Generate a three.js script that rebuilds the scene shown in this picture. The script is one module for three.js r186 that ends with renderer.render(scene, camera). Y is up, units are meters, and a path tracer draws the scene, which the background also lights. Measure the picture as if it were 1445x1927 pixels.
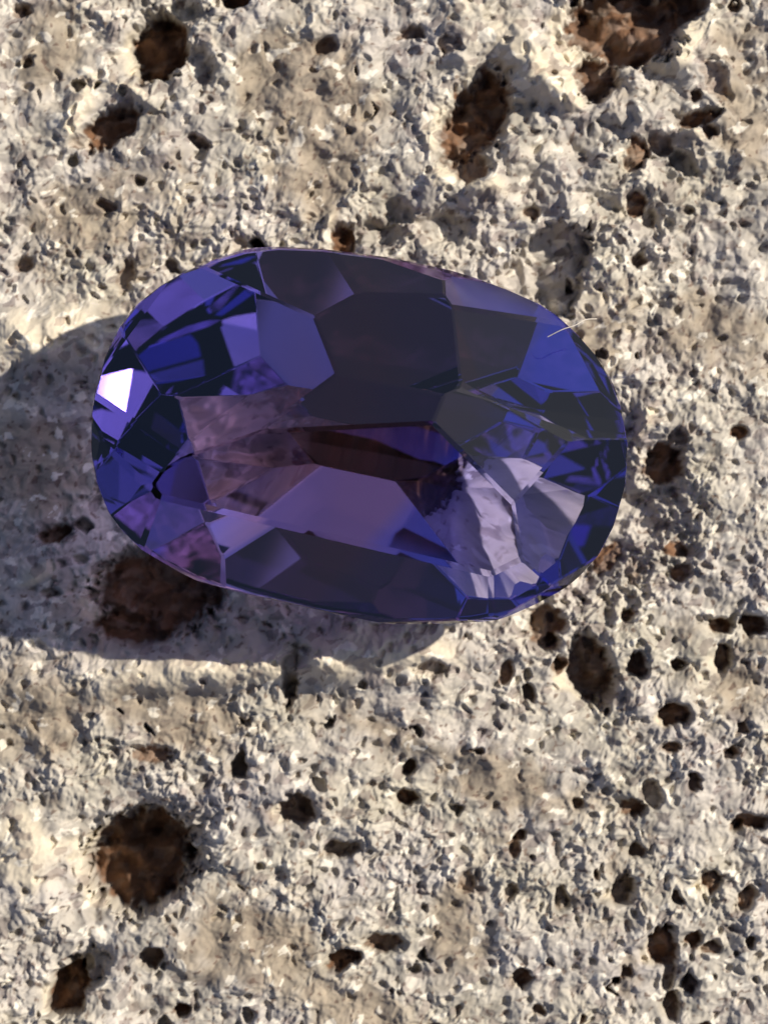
import * as THREE from 'three';
import { ImprovedNoise } from 'three/addons/math/ImprovedNoise.js';
import { RoundedBoxGeometry } from 'three/addons/geometries/RoundedBoxGeometry.js';
import { mergeGeometries } from 'three/addons/utils/BufferGeometryUtils.js';

// ---------------------------------------------------------------- camera, sky, sun, exposure
const MM = 0.001;
const scene = new THREE.Scene();
const camera = new THREE.PerspectiveCamera(2 * Math.atan(9.635 / 85) * 180 / Math.PI, 767 / 1024, 0.005, 5);
camera.position.set(0, 85 * MM, 0);
camera.up.set(0, 0, -1);
camera.lookAt(0, 0, 0);
camera.focus = 82.4 * MM; camera.userData.fStop = 150;
scene.add(camera);

const sunDir = new THREE.Vector3(1.18, 1, -0.52).normalize();      // low sun from the right, a little from above
// a clear sky, paler towards the horizon and round the sun
const SW = 512, SH = 256, skyData = new Float32Array(SW * SH * 4);
for (let j = 0, o = 0; j < SH; j++) for (let i = 0; i < SW; i++, o += 4) {
  const el = ((j + 0.5) / SH - 0.5) * Math.PI, az = ((i + 0.5) / SW - 0.5) * 2 * Math.PI;
  const x = Math.cos(az) * Math.cos(el), y = Math.sin(el), z = Math.sin(az) * Math.cos(el), c = x * sunDir.x + y * sunDir.y + z * sunDir.z;
  const h = Math.exp(-Math.max(0, y) * 3.2), g = Math.exp((c - 1) * 9), w = Math.exp((c - 1) * 1.6);
  skyData[o] = 0.044 + 0.100 * h + 0.55 * g + 0.06 * w; skyData[o + 1] = 0.078 + 0.098 * h + 0.5 * g + 0.064 * w; skyData[o + 2] = 0.200 + 0.065 * h + 0.42 * g + 0.078 * w; skyData[o + 3] = 1;
}
const sky = new THREE.DataTexture(skyData, SW, SH, THREE.RGBAFormat, THREE.FloatType);
sky.mapping = THREE.EquirectangularReflectionMapping;
sky.magFilter = sky.minFilter = THREE.LinearFilter;
sky.needsUpdate = true;
scene.background = sky;
scene.environment = sky;

const sun = new THREE.DirectionalLight(new THREE.Color(1.0, 0.92, 0.81), 4.2);
sun.name = 'sun';
sun.position.copy(sunDir).multiplyScalar(0.5);
sun.castShadow = true;
sun.shadow.radius = 2.2;
sun.shadow.mapSize.set(2048, 2048);
Object.assign(sun.shadow.camera, { left: -0.02, right: 0.02, top: 0.02, bottom: -0.02, near: 0.05, far: 1 });
scene.add(sun, sun.target);

const renderer = new THREE.WebGLRenderer({ antialias: true });
renderer.toneMapping = THREE.LinearToneMapping;
renderer.toneMappingExposure = 1.4;
renderer.shadowMap.enabled = true;

// ---------------------------------------------------------------- noise
let seed = 20240611;
const rnd = () => { seed = (seed * 1664525 + 1013904223) >>> 0; return seed / 4294967296; };
const realRandom = Math.random; Math.random = rnd;                  // ImprovedNoise must not differ between runs
const P = new ImprovedNoise();
Math.random = realRandom;
const n3 = (x, y, z) => P.noise(x + 101.3, y + 57.7, z + 11.1);
const fbm = (x, y, z, o) => { let a = 1, f = 1, s = 0; for (let i = 0; i < o; i++) { s += a * n3(x * f, y * f, z + i * 7.3); a *= 0.5; f *= 2.03; } return s; };
const hash = (i, j, k) => { let h = (i * 374761393 + j * 668265263 + k * 2147483647) | 0; h = Math.imul(h ^ (h >>> 13), 1274126177); h ^= h >>> 16; h = Math.imul(h, 2246822519); h ^= h >>> 15; return (h >>> 0) / 4294967296; };
const W = { d: 0, d2: 0, id: 0 };
function cells(x, y, k) {                                           // nearest scattered point: distance, second distance, its own number
  const xi = Math.floor(x), yi = Math.floor(y);
  let d = 9, d2 = 9, id = 0;
  for (let i = xi - 1; i <= xi + 1; i++) for (let j = yi - 1; j <= yi + 1; j++) {
    const px = i + hash(i, j, k), py = j + hash(i, j, k + 1), q = (px - x) ** 2 + (py - y) ** 2;
    if (q < d) { d2 = d; d = q; id = hash(i, j, k + 2); } else if (q < d2) d2 = q;
  }
  W.d = Math.sqrt(d); W.d2 = Math.sqrt(d2); W.id = id;
}
const ss = (a, b, x) => { const t = Math.min(1, Math.max(0, (x - a) / (b - a))); return t * t * (3 - 2 * t); };
const mix = (a, b, t) => a + (b - a) * t;

// ---------------------------------------------------------------- the rock
// pits: centre x, y, half-widths (hundredths of a mm from the picture's top left corner), turn in degrees, depth mm, stain 0..1, wall softness
const PITS = [
  [715, 810, 170, 130, 0, 1.4, .9, .25],  // added unseen pit; its brown darkens the view through the stone's middle
  [300, 85, 55, 78, 8, 1.5, 1, .25], [372, 125, 34, 46, -20, .55, 0, .5], [345, 15, 30, 34, 0, .6, 0, .5], [212, 236, 66, 33, -32, .75, .9, .35], [150, 268, 26, 15, 0, .35, .3, .5], [448, -2, 26, 18, 0, .8, 1, .3],
  [485, 459, 15, 15, 0, 1.0, .8, .2], [452, 462, 14, 12, 0, .3, .2, .5], [895, 222, 58, 112, 28, 1.2, .9, .35], [885, 315, 34, 28, 0, .9, .7, .3],
  [1175, 40, 118, 90, 0, 1.5, .9, .2], [1120, 145, 44, 46, 0, 1.1, .8, .3], [1270, 15, 70, 36, -20, 1.1, .9, .25], [1195, 292, 28, 34, 0, .8, .8, .3], [1240, 270, 30, 20, 10, .5, .6, .4], [1285, 305, 40, 18, 35, .6, 0, .4],
  [1310, 225, 45, 18, -15, .7, .9, .3], [1345, 150, 24, 52, -35, .55, .4, .5], [1225, 130, 24, 20, 0, .4, .1, .5], [1195, 385, 22, 24, 0, .6, .9, .3], [1222, 408, 14, 16, 0, .5, .2, .4], [1000, 400, 16, 15, 0, .6, .6, .3],
  [755, 400, 40, 24, 20, .5, 0, .5], [830, 430, 60, 34, 10, .5, 0, .5], [845, 85, 26, 20, 0, .4, .5, .4], [645, 452, 24, 26, 10, .8, .9, .3], [700, 440, 70, 26, 0, .55, 0, .5], [770, 62, 30, 14, 0, .4, .6, .4], [610, 85, 22, 16, 0, .4, .6, .5],
  [1085, 965, 225, 185, 0, 1.05, 0, .6], [285, 1118, 120, 84, 6, 1.1, 1, .15], [375, 1118, 46, 30, 10, 1.0, 1, .2], [255, 1180, 84, 34, 2, 1.0, 1, .2], [1022, 500, 112, 58, -38, .8, 0, .12], [1052, 540, 42, 66, 0, .8, 0, .12], [100, 1005, 34, 20, -15, .6, .8, .4], [95, 1115, 20, 12, 0, .3, .2, .5],  // the broad unstained one is an added dish that lets sun under the stone
  [262, 1622, 112, 100, -25, 2.0, 1, .2], [300, 1590, 92, 80, 0, 1.0, 0, .5], [128, 1862, 38, 62, 18, 1.4, 1, .25], [165, 1830, 34, 50, 35, .7, 0, .4], [556, 1524, 38, 32, 0, .9, .6, .3], [452, 1443, 16, 30, 0, .7, .4, .3],
  [548, 1270, 16, 62, 6, .7, .2, .4], [560, 1230, 26, 24, 0, .5, 0, .5], [1110, 1262, 48, 72, -12, 1.1, .8, .3], [1055, 1255, 14, 18, 0, .5, .8, .3], [1268, 1344, 28, 26, 0, .9, 1, .25], [1355, 1177, 24, 22, 0, .9, .9, .25],
  [1418, 1178, 24, 22, 0, .9, .9, .25], [1362, 1238, 22, 26, 0, .9, .8, .25], [1200, 1252, 22, 24, 0, .8, .9, .25], [1028, 1182, 38, 46, 0, .9, .8, .35], [952, 1266, 12, 24, 15, .6, .7, .3], [770, 1444, 16, 14, 0, .6, .8, .3], [766, 1500, 24, 18, 0, .6, .9, .3],
  [810, 1258, 34, 14, 8, .5, .2, .4], [1190, 1522, 26, 22, 0, .8, .9, .25], [1228, 1495, 20, 26, 0, .7, .3, .3], [1412, 1546, 38, 20, -8, .8, .9, .3], [1172, 1672, 26, 34, 12, .9, .5, .3], [1338, 1662, 24, 26, 0, .7, .9, .3], [1404, 1690, 18, 20, 0, .7, .7, .25],
  [1196, 1600, 20, 14, 0, .5, .7, .4], [1246, 1780, 30, 46, 12, 1.0, .9, .3], [1308, 1768, 18, 22, 0, .7, .9, .3], [985, 1842, 18, 22, 0, .7, .9, .25], [1264, 1892, 18, 26, 15, .8, .8, .3], [1300, 1855, 16, 24, 0, .7, .8, .3], [1258, 1840, 12, 24, 0, .6, .5, .3],
  [648, 1806, 42, 14, -18, .6, 1, .3], [716, 1776, 36, 18, 5, .5, .8, .4], [282, 1806, 24, 22, 0, .6, .7, .4], [340, 1902, 16, 16, 0, .6, .9, .3], [640, 1600, 40, 16, -15, .6, .5, .4], [980, 1576, 12, 10, 0, .5, .8, .3], [1084, 1515, 12, 14, 0, .5, .6, .3],
  [1250, 872, 46, 40, -30, .9, 1, .3], [1272, 822, 26, 20, 0, .5, .5, .4], [1272, 1032, 24, 16, 10, .6, .9, .3], [1282, 1076, 24, 18, 0, .6, .8, .3], [1145, 1050, 24, 40, 35, .7, .9, .3], [1190, 1070, 20, 26, 0, .5, .4, .4], [1385, 815, 20, 14, 10, .5, .9, .4],
  [240, 925, 20, 14, 0, .3, 0, .5], [1060, 1690, 16, 26, 0, .5, .4, .3], [880, 1660, 18, 22, 0, .5, .4, .4], [960, 1680, 16, 20, 0, .5, .4, .4], [1370, 1420, 12, 14, 0, .5, .5, .3], [285, 1420, 50, 16, 5, .45, .7, .5], [1335, 1785, 18, 14, 0, .5, .8, .3], [1410, 1770, 10, 12, 0, .5, .5, .3],
  [40, 20, 22, 14, 0, .5, .6, .4], [52, 120, 14, 12, 0, .4, .5, .4], [200, 385, 18, 12, 0, .3, .6, .4], [375, 265, 26, 12, 20, .35, .6, .5], [45, 500, 20, 16, 0, .35, .5, .5], [240, 520, 20, 36, 15, .4, .4, .5], [325, 500, 14, 16, 0, .35, .5, .4],
];
// raised lumps and rims: the same numbers, height mm
const LUMPS = [
  [1000, 970, 150, 130, 0, .3], [470, 850, 140, 120, 0, .25],  [690, 1225, 190, 62, -4, .75], [370, 1262, 260, 42, -5, .65], [90, 640, 150, 70, 4, .75],  // those under the stone are added cream rock to brighten its windows
  [910, 352, 46, 26, 20, .5], [830, 335, 40, 26, 35, .35], [1000, 130, 40, 120, -52, .5], [1085, 190, 30, 30, 0, .35], [815, 260, 26, 50, 10, .35], [1250, 90, 90, 46, -10, .5], [240, 165, 60, 20, 25, .25], [150, 200, 24, 60, 15, .25],
  [305, 1182, 14, 10, -20, .5],  [60, 1600, 70, 110, 0, .3], [1212, 800, 16, 50, 20, .3], [620, 430, 16, 40, 10, .3], [1190, 300, 22, 40, 0, .2], [1300, 250, 26, 12, 20, .3], [70, 1080, 40, 10, -25, .3], [550, 690, 1, 1, 0, 0],  // the slim pale vein at left also paints light cast through the stone
];
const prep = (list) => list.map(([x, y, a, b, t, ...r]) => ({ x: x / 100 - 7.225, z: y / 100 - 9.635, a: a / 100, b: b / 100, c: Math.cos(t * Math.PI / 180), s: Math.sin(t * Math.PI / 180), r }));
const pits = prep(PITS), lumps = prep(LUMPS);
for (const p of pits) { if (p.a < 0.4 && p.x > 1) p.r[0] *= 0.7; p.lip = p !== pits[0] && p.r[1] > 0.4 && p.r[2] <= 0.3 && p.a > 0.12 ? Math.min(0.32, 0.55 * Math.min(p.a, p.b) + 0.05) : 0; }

const BIN = 1, bins = new Map(), bk = (x, z) => Math.floor(x / BIN) * 1000 + Math.floor(z / BIN);
for (const [list, kind] of [[pits, 0], [lumps, 1]]) for (const p of list) {
  const R = 1.9 * Math.max(p.a, p.b) + 0.3;
  for (let x = Math.floor((p.x - R) / BIN); x <= Math.floor((p.x + R) / BIN); x++) for (let z = Math.floor((p.z - R) / BIN); z <= Math.floor((p.z + R) / BIN); z++) {
    const k = x * 1000 + z; if (!bins.has(k)) bins.set(k, [[], []]); bins.get(k)[kind].push(p);
  }
}
// smooth worn tan patches: centre, half-widths, turn
const TAN = prep([[190, 370, 190, 110, -25], [620, 300, 120, 190, 20], [100, 90, 130, 120, 0], [1330, 640, 200, 110, 0], [1400, 200, 90, 220, 0], [980, 1480, 150, 90, 20], [760, 1400, 170, 70, 25], [340, 1330, 190, 90, 8], [480, 1780, 190, 120, 0], [1100, 640, 60, 50, 0], [60, 1350, 120, 130, 0], [700, 1900, 130, 60, 0], [1400, 1290, 80, 80, 0], [60, 900, 130, 160, 0], [850, 1750, 80, 120, 0], [600, 130, 110, 90, 0], [500, 140, 80, 120, 0]]);

const under = [];                                                   // the planes of the stone that face down, in the world: normal and distance in mm
const R = { h: 0, r: 0, g: 0, b: 0 };
function rock(x, z) {                                               // height in mm and colour of the rock at a place in mm
  const wx = x + 0.10 * n3(x * 2.1, z * 2.1, 3) + 0.03 * n3(x * 7, z * 7, 4), wz = z + 0.10 * n3(x * 2.1, z * 2.1, 5) + 0.03 * n3(x * 7, z * 7, 6);
  let h = 0.30 * n3(x * 0.16, z * 0.16, 1) + 0.22 * n3(x * 0.45, z * 0.45, 2) + 0.13 * n3(x * 1.1, z * 1.1, 8) + 0.09 * n3(wx * 2.4, wz * 2.4, 9);
  let tan = 0.35 * fbm(x * 0.5, z * 0.5, 20, 3);
  for (const p of TAN) { const dx = x - p.x, dz = z - p.z, u = (dx * p.c + dz * p.s) / p.a, v = (dz * p.c - dx * p.s) / p.b, q = u * u + v * v; if (q < 2.5) tan += 0.75 * Math.exp(-q * 1.6); }
  tan = ss(0.12, 0.62, tan + 0.35 * n3(wx * 1.6, wz * 1.6, 21) + 0.2 * n3(wx * 4, wz * 4, 22));
  const coarse = ss(-0.25, 0.45, fbm(x * 0.42 + 9, z * 0.42, 26, 3)), broken = Math.exp(-(((x - 3.9) / 3.2) ** 2 + ((z + 7.0) / 3.0) ** 2));
  h += (0.16 + 0.30 * broken) * n3(wx * 1.5, wz * 1.5, 27) + (0.07 + 0.16 * broken) * Math.abs(n3(wx * 3.0, wz * 3.0, 28));
  let crumb = (1 - 0.62 * tan) * (0.32 + 0.60 * coarse), chalkLit = 0, deep = 0, stain = 0, drop = 0, lip = 0;
  // pits, lumps and rims
  const bin = bins.get(bk(x, z));
  if (bin) {
    for (const p of bin[1]) { const dx = wx - p.x, dz = wz - p.z, u = (dx * p.c + dz * p.s) / p.a, v = (dz * p.c - dx * p.s) / p.b, q = u * u + v * v; if (q < 4) { const e = Math.exp(-q * 1.1); h += p.r[0] * e; chalkLit = Math.max(chalkLit, e * Math.min(1, p.r[0] * 3)); } }
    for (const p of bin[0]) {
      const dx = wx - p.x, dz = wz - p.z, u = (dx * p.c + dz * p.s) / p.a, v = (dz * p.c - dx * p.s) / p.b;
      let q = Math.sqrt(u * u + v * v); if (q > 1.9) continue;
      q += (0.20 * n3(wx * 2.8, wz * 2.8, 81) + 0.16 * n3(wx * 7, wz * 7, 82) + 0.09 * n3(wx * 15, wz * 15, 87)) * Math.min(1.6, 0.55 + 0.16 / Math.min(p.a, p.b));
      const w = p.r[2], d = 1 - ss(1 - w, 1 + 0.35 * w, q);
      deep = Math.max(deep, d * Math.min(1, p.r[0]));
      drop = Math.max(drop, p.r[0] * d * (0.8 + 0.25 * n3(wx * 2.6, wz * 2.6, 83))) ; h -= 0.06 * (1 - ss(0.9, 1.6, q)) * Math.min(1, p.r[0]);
      // funnel on the lower left of the pit; its sunlit wall is painted pale
      if (p.lip) { const e = Math.hypot(dx + 0.62 * p.a, dz - 0.22 * p.b) / (0.95 * Math.min(p.a, p.b) + 0.05) + 0.3 * n3(wx * 4, wz * 4, 86), f = 1 - ss(0.25, 1.15, e); lip = Math.max(lip, p.lip * f); chalkLit = Math.max(chalkLit, 0.9 * f * p.lip / 0.3); }
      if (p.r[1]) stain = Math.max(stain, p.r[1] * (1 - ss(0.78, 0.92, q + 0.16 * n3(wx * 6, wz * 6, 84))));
    }
  }
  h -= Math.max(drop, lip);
  chalkLit = ss(0.22, 0.8, chalkLit + 0.35 * n3(wx * 2.2, wz * 2.2, 94) + 0.45 * n3(x * 0.55, z * 0.55, 99) + 0.14 * ss(3, -6, z)) * (1 - deep);
  crumb *= (1 - 0.45 * Math.min(1, deep)) * (1 - 0.35 * chalkLit);
  // crumbly crystal grains of three sizes
  cells(wx / 0.36, wz / 0.30, 31); const g1 = 1 - Math.min(1, W.d) ** 2, id1 = W.id, e1 = W.d2 - W.d;
  cells((wx + 0.3 * wz) / 0.19, wz / 0.15, 41); const g2 = 1 - Math.min(1, W.d) ** 2, id2 = W.id;
  cells(wx / 0.10, wz / 0.085, 51); const g3 = 1 - Math.min(1, W.d) ** 2, id3 = W.id;
  const rough = Math.abs(n3(wx * 3.3, wz * 3.3, 35)) * 0.09 + n3(wx * 7.5, wz * 6.5, 36) * 0.075 + n3(wx * 14, wz * 12, 37) * 0.055;
  const grain = 0.055 * g1 * (0.2 + id1 * id1 * 1.6) + 0.045 * g2 * (0.2 + id2 * 1.2) + 0.022 * g3 * (0.4 + id3) + rough;
  h += crumb * grain + 0.014 * n3(wx * 13, wz * 13, 34);
  // small scattered pores
  cells(wx / 0.62 + 40, wz / 0.62 + 9, 61);
  const few = 0.10 + 0.16 * ss(0, 5, x) * ss(0, 4, z) + 0.08 * ss(1, 5, x) - 0.10 * tan;
  if (W.id < few) { const r = 0.08 + 0.20 * (W.id / few), q = W.d / r + 0.55 * n3(wx * 4.5, wz * 4.5, 62) + 0.3 * n3(wx * 10, wz * 10, 64); h -= (0.10 + 0.30 * (W.id / few)) * (1 - ss(0.55, 1.05, q)); if (W.id > 0.12) stain = Math.max(stain, 0.75 * (1 - ss(0.6, 0.95, q + 0.25 * n3(wx * 9, wz * 9, 63)))); }
  cells(wx / 0.27 + 3, wz / 0.27 + 71, 71);
  if (W.id < 0.30 - 0.15 * tan) h -= 0.12 * (1 - ss(0.10, 0.40, W.d + 0.25 * n3(wx * 8, wz * 8, 72)));
  // where the stone lies the rock gives way, ends hollowed to light its windows
  if (under.length && x > -6.5 && x < 6 && z > -6 && z < 3) {
    let low = -9;
    for (const [nx, ny, nz, d] of under) low = Math.max(low, (d - nx * x - nz * z) / ny);
    low -= 0.02 + (1.1 + 0.5 * n3(wx * 1.4, wz * 1.4, 88) + 0.16 * n3(wx * 5, wz * 5, 89)) * (1 - 0.98 * ss(2.1, 1.1, Math.abs(x - 0.1))); const t = Math.max(0, 0.25 - Math.abs(h - low)) / 0.25;
    if (low < 3) h = Math.min(h, low) - t * t * 0.06;
  }
  R.h = h;
  // colour: pale lime crumbs, grey and warm grains, tan worn patches, brown iron stain with a grainy outline
  const k1 = id1 * 0.5 + id2 * 0.35 + id3 * 0.15, mot = 0.5 + 0.5 * fbm(wx * 3.1, wz * 3.1, 91, 3), warm = 0.5 + 0.8 * n3(x * 0.7, z * 0.7, 92);
  let L = 0.31 + 0.22 * k1 + 0.22 * (mot - 0.5), r = L * 1.0, g = L * 0.95, b = L * mix(0.94, 0.83, Math.min(1, Math.max(0, warm)));
  const T = 0.85 + 0.35 * (k1 - 0.5) + 0.25 * (mot - 0.5), tt = tan * 0.85;
  r = mix(r, 0.335 * T, tt); g = mix(g, 0.283 * T, tt); b = mix(b, 0.222 * T, tt);
  if (chalkLit > 0) { const c = 0.78 * chalkLit, m = 0.88 + 0.24 * k1; r = mix(r, 0.60 * m, c); g = mix(g, 0.545 * m, c); b = mix(b, 0.44 * m, c); }           // cream coloured chalky rims, and the painted sunlit pit walls
  const sp = n3(wx * 7.5, wz * 7.5, 95) + 0.6 * n3(wx * 15, wz * 15, 96);
  if (sp > 0.38) { const c = 0.8 * ss(0.38, 0.6, sp) * (1 - chalkLit); r = mix(r, 0.12, c); g = mix(g, 0.078, c); b = mix(b, 0.062, c); }   // brown dirt specks
  if (id2 < 0.13) { const s = 0.38 * (1 - tan * 0.5); r *= 1 - s * 0.75; g *= 1 - s * 0.85; b *= 1 - s * 0.8; }      // dark mineral specks
  if (id2 > 0.9 && id3 > .3) { r = mix(r, 0.78, 0.6); g = mix(g, 0.76, 0.6); b = mix(b, 0.70, 0.6); }              // white crystals
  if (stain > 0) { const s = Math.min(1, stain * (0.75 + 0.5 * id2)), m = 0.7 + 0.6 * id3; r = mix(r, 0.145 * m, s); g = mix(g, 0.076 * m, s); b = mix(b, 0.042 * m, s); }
  R.r = r; R.g = g * 0.962; R.b = b * 0.87;
}

// ---------------------------------------------------------------- the gemstone: a solid cut by planes
const A = 4.95, B = 3.2, HC = 1.5, GT = 0.5;
const D = Math.PI / 180;
const Q = 1.76;                                                     // a fuller outline than an ellipse
const support = (psi) => (Math.abs(A * Math.cos(psi)) ** Q + Math.abs(B * Math.sin(psi)) ** Q) ** (1 / Q);
const planes = [];
function plane(name, n, d, zone = 0) { const l = Math.hypot(...n); planes.push({ name, n: n.map((v) => v / l), d: d / l, zone }); }
const psiOf = (t) => Math.atan2(Math.sin(t) / B, Math.cos(t) / A);  // the way the outline faces at the ellipse parameter t
function ring(name, count, shift, slope, at, up, scale = 1) {
  for (let k = 0; k < count; k++) {
    const t = (k + shift) / count * 2 * Math.PI, psi = psiOf(t), th = (typeof slope === 'function' ? slope(t) : slope) * D, s = Math.sin(th), c = Math.cos(th) * up;
    plane(name, [s * Math.cos(psi), c, s * Math.sin(psi)], s * support(psi) * scale + c * at, t);
  }
}
ring('girdle_facet', 40, 0.5, 90, 0, 1);
plane('table', [0.0, 1, 0.0], HC);
// how each facet faces (degrees round the stone), how steep it is (degrees from level), its distance from the middle (mm)
const CUT = {
  crown_facet: [[8.3, 22.13, 3.085], [86.6, 15.56, 2.583], [116.6, 15.37, 2.213], [140.3, 33.04, 3.891], [-174.3, 35.24, 3.312], [-118.5, 43.90, 1.944], [-65.9, 43.47, 2.317], [-17.1, 29.73, 2.632], [-4.3, 49.10, 4.178], [21.4, 41.55, 3.742], [49.0, 51.38, 3.857], [80.5, 54.25, 3.239], [95.5, 64.68, 3.230], [111.2, 65.58, 3.719], [132.5, 53.30, 4.259], [179.9, 46.40, 4.388], [189.0, 39.61, 3.801], [219.2, 59.73, 3.641], [232.9, 52.50, 2.694], [264.6, 61.68, 2.330], [294.4, 55.32, 2.453], [297.3, 51.19, 2.485], [320.5, 45.05, 3.540], [352.1, 46.53, 3.990]],
  upper_girdle_facet: [[-8.1, 39.56, 3.871], [24.8, 29.51, 3.545], [73.8, 30.91, 2.757], [103.9, 44.11, 3.070], [101.1, 21.93, 2.802], [94.4, 68.19, 3.248], [116.3, 30.53, 3.200], [127.3, 27.30, 3.624], [188.9, 34.41, 3.219], [-172.3, 44.08, 3.747], [-132.7, 38.07, 2.367], [-103.0, 58.54, 2.243], [-94.5, 48.24, 1.915], [-71.4, 65.33, 2.719], [-83.7, 36.68, 2.356], [-19.2, 35.23, 3.363]],
  star_facet: [[-28.3, 21.57, 3.199], [52.7, 18.32, 2.365], [95.0, 16.95, 1.859], [132.4, 20.05, 2.517], [205.2, 33.26, 2.856], [-140.4, 24.23, 2.543], [-102.0, 25.49, 1.685], [-52.5, 24.90, 2.012]],
  pavilion_facet: [[-11.3, 28.82, 3.463], [58.9, 46.20, 3.662], [100.2, 45.11, 3.080], [123.9, 36.51, 3.433], [183.3, 20.92, 3.260], [-122.6, 36.30, 4.152], [-81.8, 20.71, 2.892], [-47.0, 17.53, 3.653], [18.8, 45.74, 4.207], [34.3, 50.05, 4.104], [49.0, 36.95, 3.553], [80.0, 34.80, 3.427], [75.2, 52.50, 3.390], [106.1, 49.90, 3.603], [126.7, 43.56, 3.790], [135.6, 50.26, 3.723], [177.2, 40.23, 4.194], [183.8, 60.49, 4.475], [203.1, 37.34, 3.796], [236.1, 51.58, 3.991], [244.9, 59.37, 4.113], [275.4, 35.16, 3.540], [272.6, 41.32, 3.016], [307.8, 44.49, 4.155], [325.0, 44.76, 3.806], [343.6, 41.69, 4.043]],
  lower_girdle_facet: [[26.0, 43.31, 5.335], [43.2, 33.38, 3.549], [56.7, 37.21, 3.454], [90.8, 49.31, 2.899], [93.3, 78.64, 3.480], [115.4, 53.76, 3.446], [132.6, 48.46, 4.076], [170.7, 51.58, 4.036], [-150.1, 42.25, 3.815], [-144.9, 59.49, 4.803], [-98.5, 50.40, 3.832], [-97.7, 43.23, 3.356], [-81.3, 47.46, 3.632], [-68.2, 47.61, 3.569], [-44.4, 37.61, 4.206], [-25.3, 21.08, 3.156]],
  culet_facet: [[-150.9, 30.14, 3.117], [-81.5, 25.21, 2.458], [-48.8, 27.54, 2.954], [31.6, 16.98, 4.169], [67.8, 39.75, 3.305], [143.5, 36.85, 4.286]],
};
for (const [name, rows] of Object.entries(CUT)) for (const [az, slope, d] of rows) {
  const s = Math.sin(slope * D), up = name === 'crown_facet' || name === 'upper_girdle_facet' || name === 'star_facet' ? 1 : -1;
  plane(name, [s * Math.cos(az * D), up * Math.cos(slope * D), s * Math.sin(az * D)], d);
}

function polygonOf(i, list) {
  const { n, d } = list[i], a = Math.abs(n[1]) > 0.9 ? [1, 0, 0] : [0, 1, 0];
  const N = new THREE.Vector3(...n), U = new THREE.Vector3(...a).cross(N).normalize(), V = N.clone().cross(U), O = N.clone().multiplyScalar(d);
  let poly = [[-1, -1], [1, -1], [1, 1], [-1, 1]].map(([u, v]) => O.clone().addScaledVector(U, u * 20).addScaledVector(V, v * 20));
  for (let k = 0; k < list.length && poly.length; k++) {
    if (k === i) continue;
    const m = new THREE.Vector3(...list[k].n), e = list[k].d, out = [];
    for (let q = 0; q < poly.length; q++) {
      const p0 = poly[q], p1 = poly[(q + 1) % poly.length], s0 = m.dot(p0) - e, s1 = m.dot(p1) - e;
      if (s0 <= 0) out.push(p0);
      if (s0 < 0 && s1 > 0 || s0 > 0 && s1 < 0) out.push(p0.clone().lerp(p1, s0 / (s0 - s1)));
    }
    poly = out;
  }
  return poly.length > 2 ? poly : null;
}
// every edge between two facets is worn by a hair: one more narrow plane
const first = planes.map((p, i) => polygonOf(i, planes));
const all = planes.filter((p, i) => first[i]);
{
  const polys = first.filter(Boolean), near = (p, q) => p.distanceToSquared(q) < 1e-10;
  const base = all.length;
  for (let i = 0; i < base; i++) for (let j = i + 1; j < base; j++) {
    const shared = polys[i].filter((p) => polys[j].some((q) => near(p, q)));
    if (shared.length < 2 || shared[0].distanceTo(shared[shared.length - 1]) < 0.12) continue;
    if (all[i].name === 'girdle_facet' && all[j].name === 'girdle_facet') continue;
    const n = new THREE.Vector3(...all[i].n).add(new THREE.Vector3(...all[j].n)).normalize();
    const table = all[i].name === 'table' || all[j].name === 'table';
    all.push({ name: 'worn_edge', n: n.toArray(), d: n.dot(shared[0]) - (table ? 0.010 : 0.006), sides: all[i].n[1] < 0 && all[j].n[1] < 0 ? [all[i], all[j]] : undefined });
  }
}
// small chips on the corners, most of them at the two ends
{
  const seen = [];
  for (let i = 0; i < all.length; i++) if (all[i].name !== 'worn_edge' && all[i].name !== 'girdle_facet' && all[i].name !== 'table') for (const v of first[planes.indexOf(all[i])]) {
    if (seen.some((q) => q.distanceToSquared(v) < 0.02)) continue;
    seen.push(v.clone());
    if (rnd() > (Math.abs(v.x) > 2.2 ? 0.75 : 0.2)) continue;
    const n = new THREE.Vector3();
    for (let k = 0; k < all.length; k++) { const m = new THREE.Vector3(...all[k].n); if (all[k].name !== 'worn_edge' && Math.abs(m.dot(v) - all[k].d) < 1e-4) n.add(m); }
    n.normalize().add(new THREE.Vector3(rnd() - 0.5, rnd() - 0.5, rnd() - 0.5).multiplyScalar(0.1)).normalize();
    all.push({ name: 'worn_edge', n: n.toArray(), d: n.dot(v) - 0.005 - 0.010 * rnd() });
  }
}
function polyGeometry(poly, n, sides) {                             // a worn edge is rounded: it turns from the one facet to the other
  const p = [], N = [];
  for (let k = 1; k + 1 < poly.length; k++) for (const v of [poly[0], poly[k], poly[k + 1]]) { p.push(v.x * MM, v.y * MM, v.z * MM); N.push(...(sides ? (Math.abs(new THREE.Vector3(...sides[0].n).dot(v) - sides[0].d) < Math.abs(new THREE.Vector3(...sides[1].n).dot(v) - sides[1].d) ? sides[0].n : sides[1].n) : n)); }
  const g = new THREE.BufferGeometry();
  g.setAttribute('position', new THREE.Float32BufferAttribute(p, 3)); g.setAttribute('normal', new THREE.Float32BufferAttribute(N, 3));
  return g;
}
const glass = (name, color, inner) => new THREE.MeshPhysicalMaterial({ name, color: new THREE.Color().setRGB(...color), specularColor: new THREE.Color().setRGB(...inner), transmission: 1, thickness: 4 * MM, roughness: 0.0, metalness: 0, ior: 1.69 });
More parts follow.
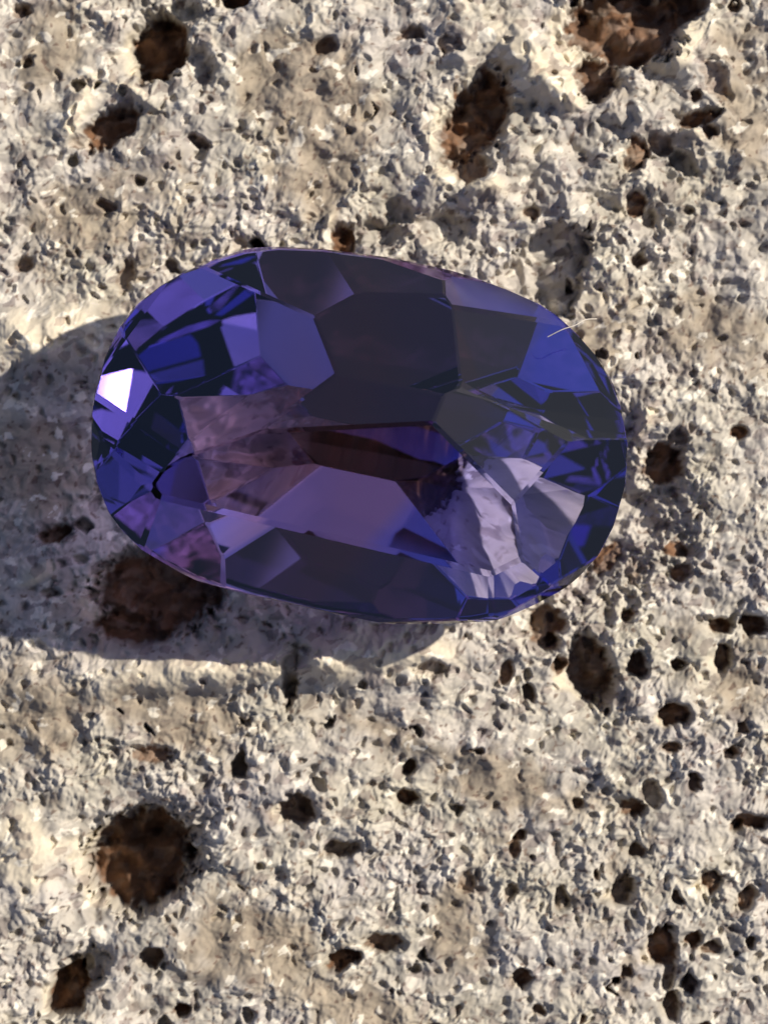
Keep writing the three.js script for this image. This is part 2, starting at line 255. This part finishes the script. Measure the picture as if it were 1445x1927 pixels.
const crystal = (name, c) => new THREE.MeshPhysicalMaterial({ name, transmission: 1, thickness: 4 * MM, roughness: 0, ior: 1, transparent: true, opacity: 0.05, attenuationColor: new THREE.Color().setRGB(...c), attenuationDistance: 4 * MM });
const M = {
  violet: crystal('plum_crystal', [0.70, 0.53, 0.68]),
  bluezone: crystal('violet_blue_crystal', [0.47, 0.46, 0.965]),
  crown: glass('polished_crown', [0.96, 0.95, 0.98], [1, 1, 1]),
  girdle: glass('ground_girdle', [0.80, 0.75, 0.86], [1, 1, 1]),
  pavilion: glass('polished_pavilion', [0.96, 0.95, 0.98], [1, 1, 1]),
};
M.blue = M.pavilion;
const gem = new THREE.Group();
gem.name = 'gemstone';
gem.userData = { label: 'oval faceted violet blue gemstone lying tilted on the pitted rock', category: 'gemstone' };
const edges = [];
const names = {};
all.forEach((f, i) => {
  const poly = polygonOf(i, all);
  if (!poly) return;
  const g = polyGeometry(poly, f.n, f.sides);
  if (f.name === 'worn_edge') { edges.push(g); return; }
  const low = f.name === 'pavilion_facet' || f.name === 'lower_girdle_facet' || f.name === 'culet_facet';
  const end = Math.abs(Math.cos(f.zone)) > 0.7 && !(f.name === 'pavilion_facet');
  const m = new THREE.Mesh(g, low ? (end ? M.blue : M.pavilion) : f.name === 'girdle_facet' ? M.girdle : M.crown);
  names[f.name] = (names[f.name] ?? -1) + 1;
  m.name = names[f.name] ? `${f.name}_${String(names[f.name]).padStart(3, '0')}` : f.name;
  m.castShadow = m.receiveShadow = true;
  gem.add(m);
});
const worn = new THREE.Mesh(mergeGeometries(edges), M.crown);
worn.name = 'worn_edge'; worn.castShadow = true;
gem.add(worn);
// the coloured crystal inside: a plum middle between two violet blue ends
const cutAt = (n, d) => { const v = new THREE.Vector3(...n).normalize(); return { n: v.toArray(), d }; };
const LEFT = cutAt([-1, 0.35, -0.55], 1.2), RIGHT = cutAt([1, 0.25, 0.6], 1.25), back = (c) => ({ n: c.n.map((v) => -v), d: -c.d - 0.006 });
[[back(LEFT), M.bluezone], [LEFT, RIGHT, M.violet], [back(RIGHT), M.bluezone]].forEach((zone, k) => {
  const inner = all.filter((f) => f.name !== 'worn_edge').map((f) => ({ ...f, d: f.d - 0.012 })), list = [];
  inner.push(...zone.slice(0, -1));
  inner.forEach((f, i) => { const poly = polygonOf(i, inner); if (poly) list.push(polyGeometry(poly, f.n)); });
  const core = new THREE.Mesh(mergeGeometries(list), zone.at(-1));
  core.name = k ? `crystal_core_${String(k).padStart(3, '0')}` : 'crystal_core';
  gem.add(core);
});
gem.rotation.set(20 * D, -9 * D, 0);
gem.position.set(-0.44 * MM, 2.45 * MM, -1.32 * MM);
gem.scale.setScalar(0.985);
gem.updateMatrixWorld(true);
for (const f of all) {
  const n = new THREE.Vector3(...f.n).applyQuaternion(gem.quaternion);
  if (n.y < -0.02 && f.name !== 'worn_edge') under.push([n.x, n.y, n.z, f.d * 0.985 + n.dot(gem.position) / MM]);
}
scene.add(gem);

// ---------------------------------------------------------------- the rock as one fine sheet
const axis = (half, step) => { const a = []; for (let v = -half; v <= half + 1e-9; v += step) a.push(v); let s = step, v = half; const out = []; for (let i = 0; i < 46; i++) { s *= 1.17; v += s; out.push(v); } return [...out.map((q) => -q).reverse(), ...a, ...out]; };
const STEP = 0.0215;
const ax = axis(7.7, STEP), az = axis(10.2, STEP), NX = ax.length, NZ = az.length;
const pos = new Float32Array(NX * NZ * 3), col = new Float32Array(NX * NZ * 3);
for (let j = 0, o = 0; j < NZ; j++) for (let i = 0; i < NX; i++, o += 3) {
  rock(ax[i], az[j]);
  pos[o] = ax[i] * MM; pos[o + 1] = R.h * MM; pos[o + 2] = az[j] * MM; col[o] = R.r; col[o + 1] = R.g; col[o + 2] = R.b;
}
const idx = new Uint32Array((NX - 1) * (NZ - 1) * 6);
for (let j = 0, o = 0; j < NZ - 1; j++) for (let i = 0; i < NX - 1; i++) { const a = j * NX + i, b = a + 1, c = a + NX, d = c + 1; idx[o++] = a; idx[o++] = c; idx[o++] = b; idx[o++] = b; idx[o++] = c; idx[o++] = d; }
const rg = new THREE.BufferGeometry();
rg.setAttribute('position', new THREE.BufferAttribute(pos, 3));
rg.setAttribute('color', new THREE.BufferAttribute(col, 3));
rg.setIndex(new THREE.BufferAttribute(idx, 1));
rg.computeVertexNormals();
const ground = new THREE.Mesh(rg, new THREE.MeshStandardMaterial({ name: 'limestone', vertexColors: true, roughness: 0.93 }));
ground.name = 'rock_ground';
ground.userData = { kind: 'structure', label: 'pale pitted porous limestone rock with brown stained holes under the gem' };
ground.castShadow = ground.receiveShadow = true;
scene.add(ground);


// ---------------------------------------------------------------- a fibre on its rim
{
  const at = (px, py, y) => new THREE.Vector3((px / 100 - 7.225) * (85 - y) / 85, y, (py / 100 - 9.635) * (85 - y) / 85).multiplyScalar(MM);
  const curve = new THREE.CatmullRomCurve3([at(1030, 634, 2.9), at(1058, 620, 2.95), at(1082, 612, 2.9), at(1100, 602, 2.75), at(1122, 600, 2.5)]);
  const fibre = new THREE.Mesh(new THREE.TubeGeometry(curve, 40, 0.010 * MM, 6), new THREE.MeshStandardMaterial({ name: 'pale_fibre', color: new THREE.Color().setRGB(0.5, 0.45, 0.38), roughness: 0.8 }));
  fibre.name = 'fibre';
  fibre.userData = { label: 'short pale fibre sticking out from the upper right rim of the gem', category: 'fibre' };
  fibre.castShadow = fibre.receiveShadow = true;
  scene.add(fibre);
}

// ---------------------------------------------------------------- the phone that takes the picture, mirrored in the table
{
  const phone = new THREE.Group();
  phone.name = 'smartphone';
  phone.userData = { label: 'black smartphone held flat above the gem', category: 'phone' };
  const black = new THREE.MeshStandardMaterial({ name: 'black_glass', color: new THREE.Color().setRGB(0.02, 0.02, 0.022), roughness: 0.25 });
  const body = new THREE.Mesh(new RoundedBoxGeometry(74 * MM, 8 * MM, 150 * MM, 4, 3.5 * MM), black);
  body.name = 'body';
  const lens = new THREE.Mesh(new THREE.TorusGeometry(5.5 * MM, 1.2 * MM, 12, 40).rotateX(Math.PI / 2), black);
  lens.name = 'lens_ring'; lens.position.set(22 * MM, -4.2 * MM, -60 * MM);
  phone.add(body, lens);
  phone.position.set(-22 * MM, 92 * MM, 60 * MM);
  phone.traverse((o) => { if (o.isMesh) o.castShadow = o.receiveShadow = true; });
  scene.add(phone);
}

renderer.render(scene, camera);
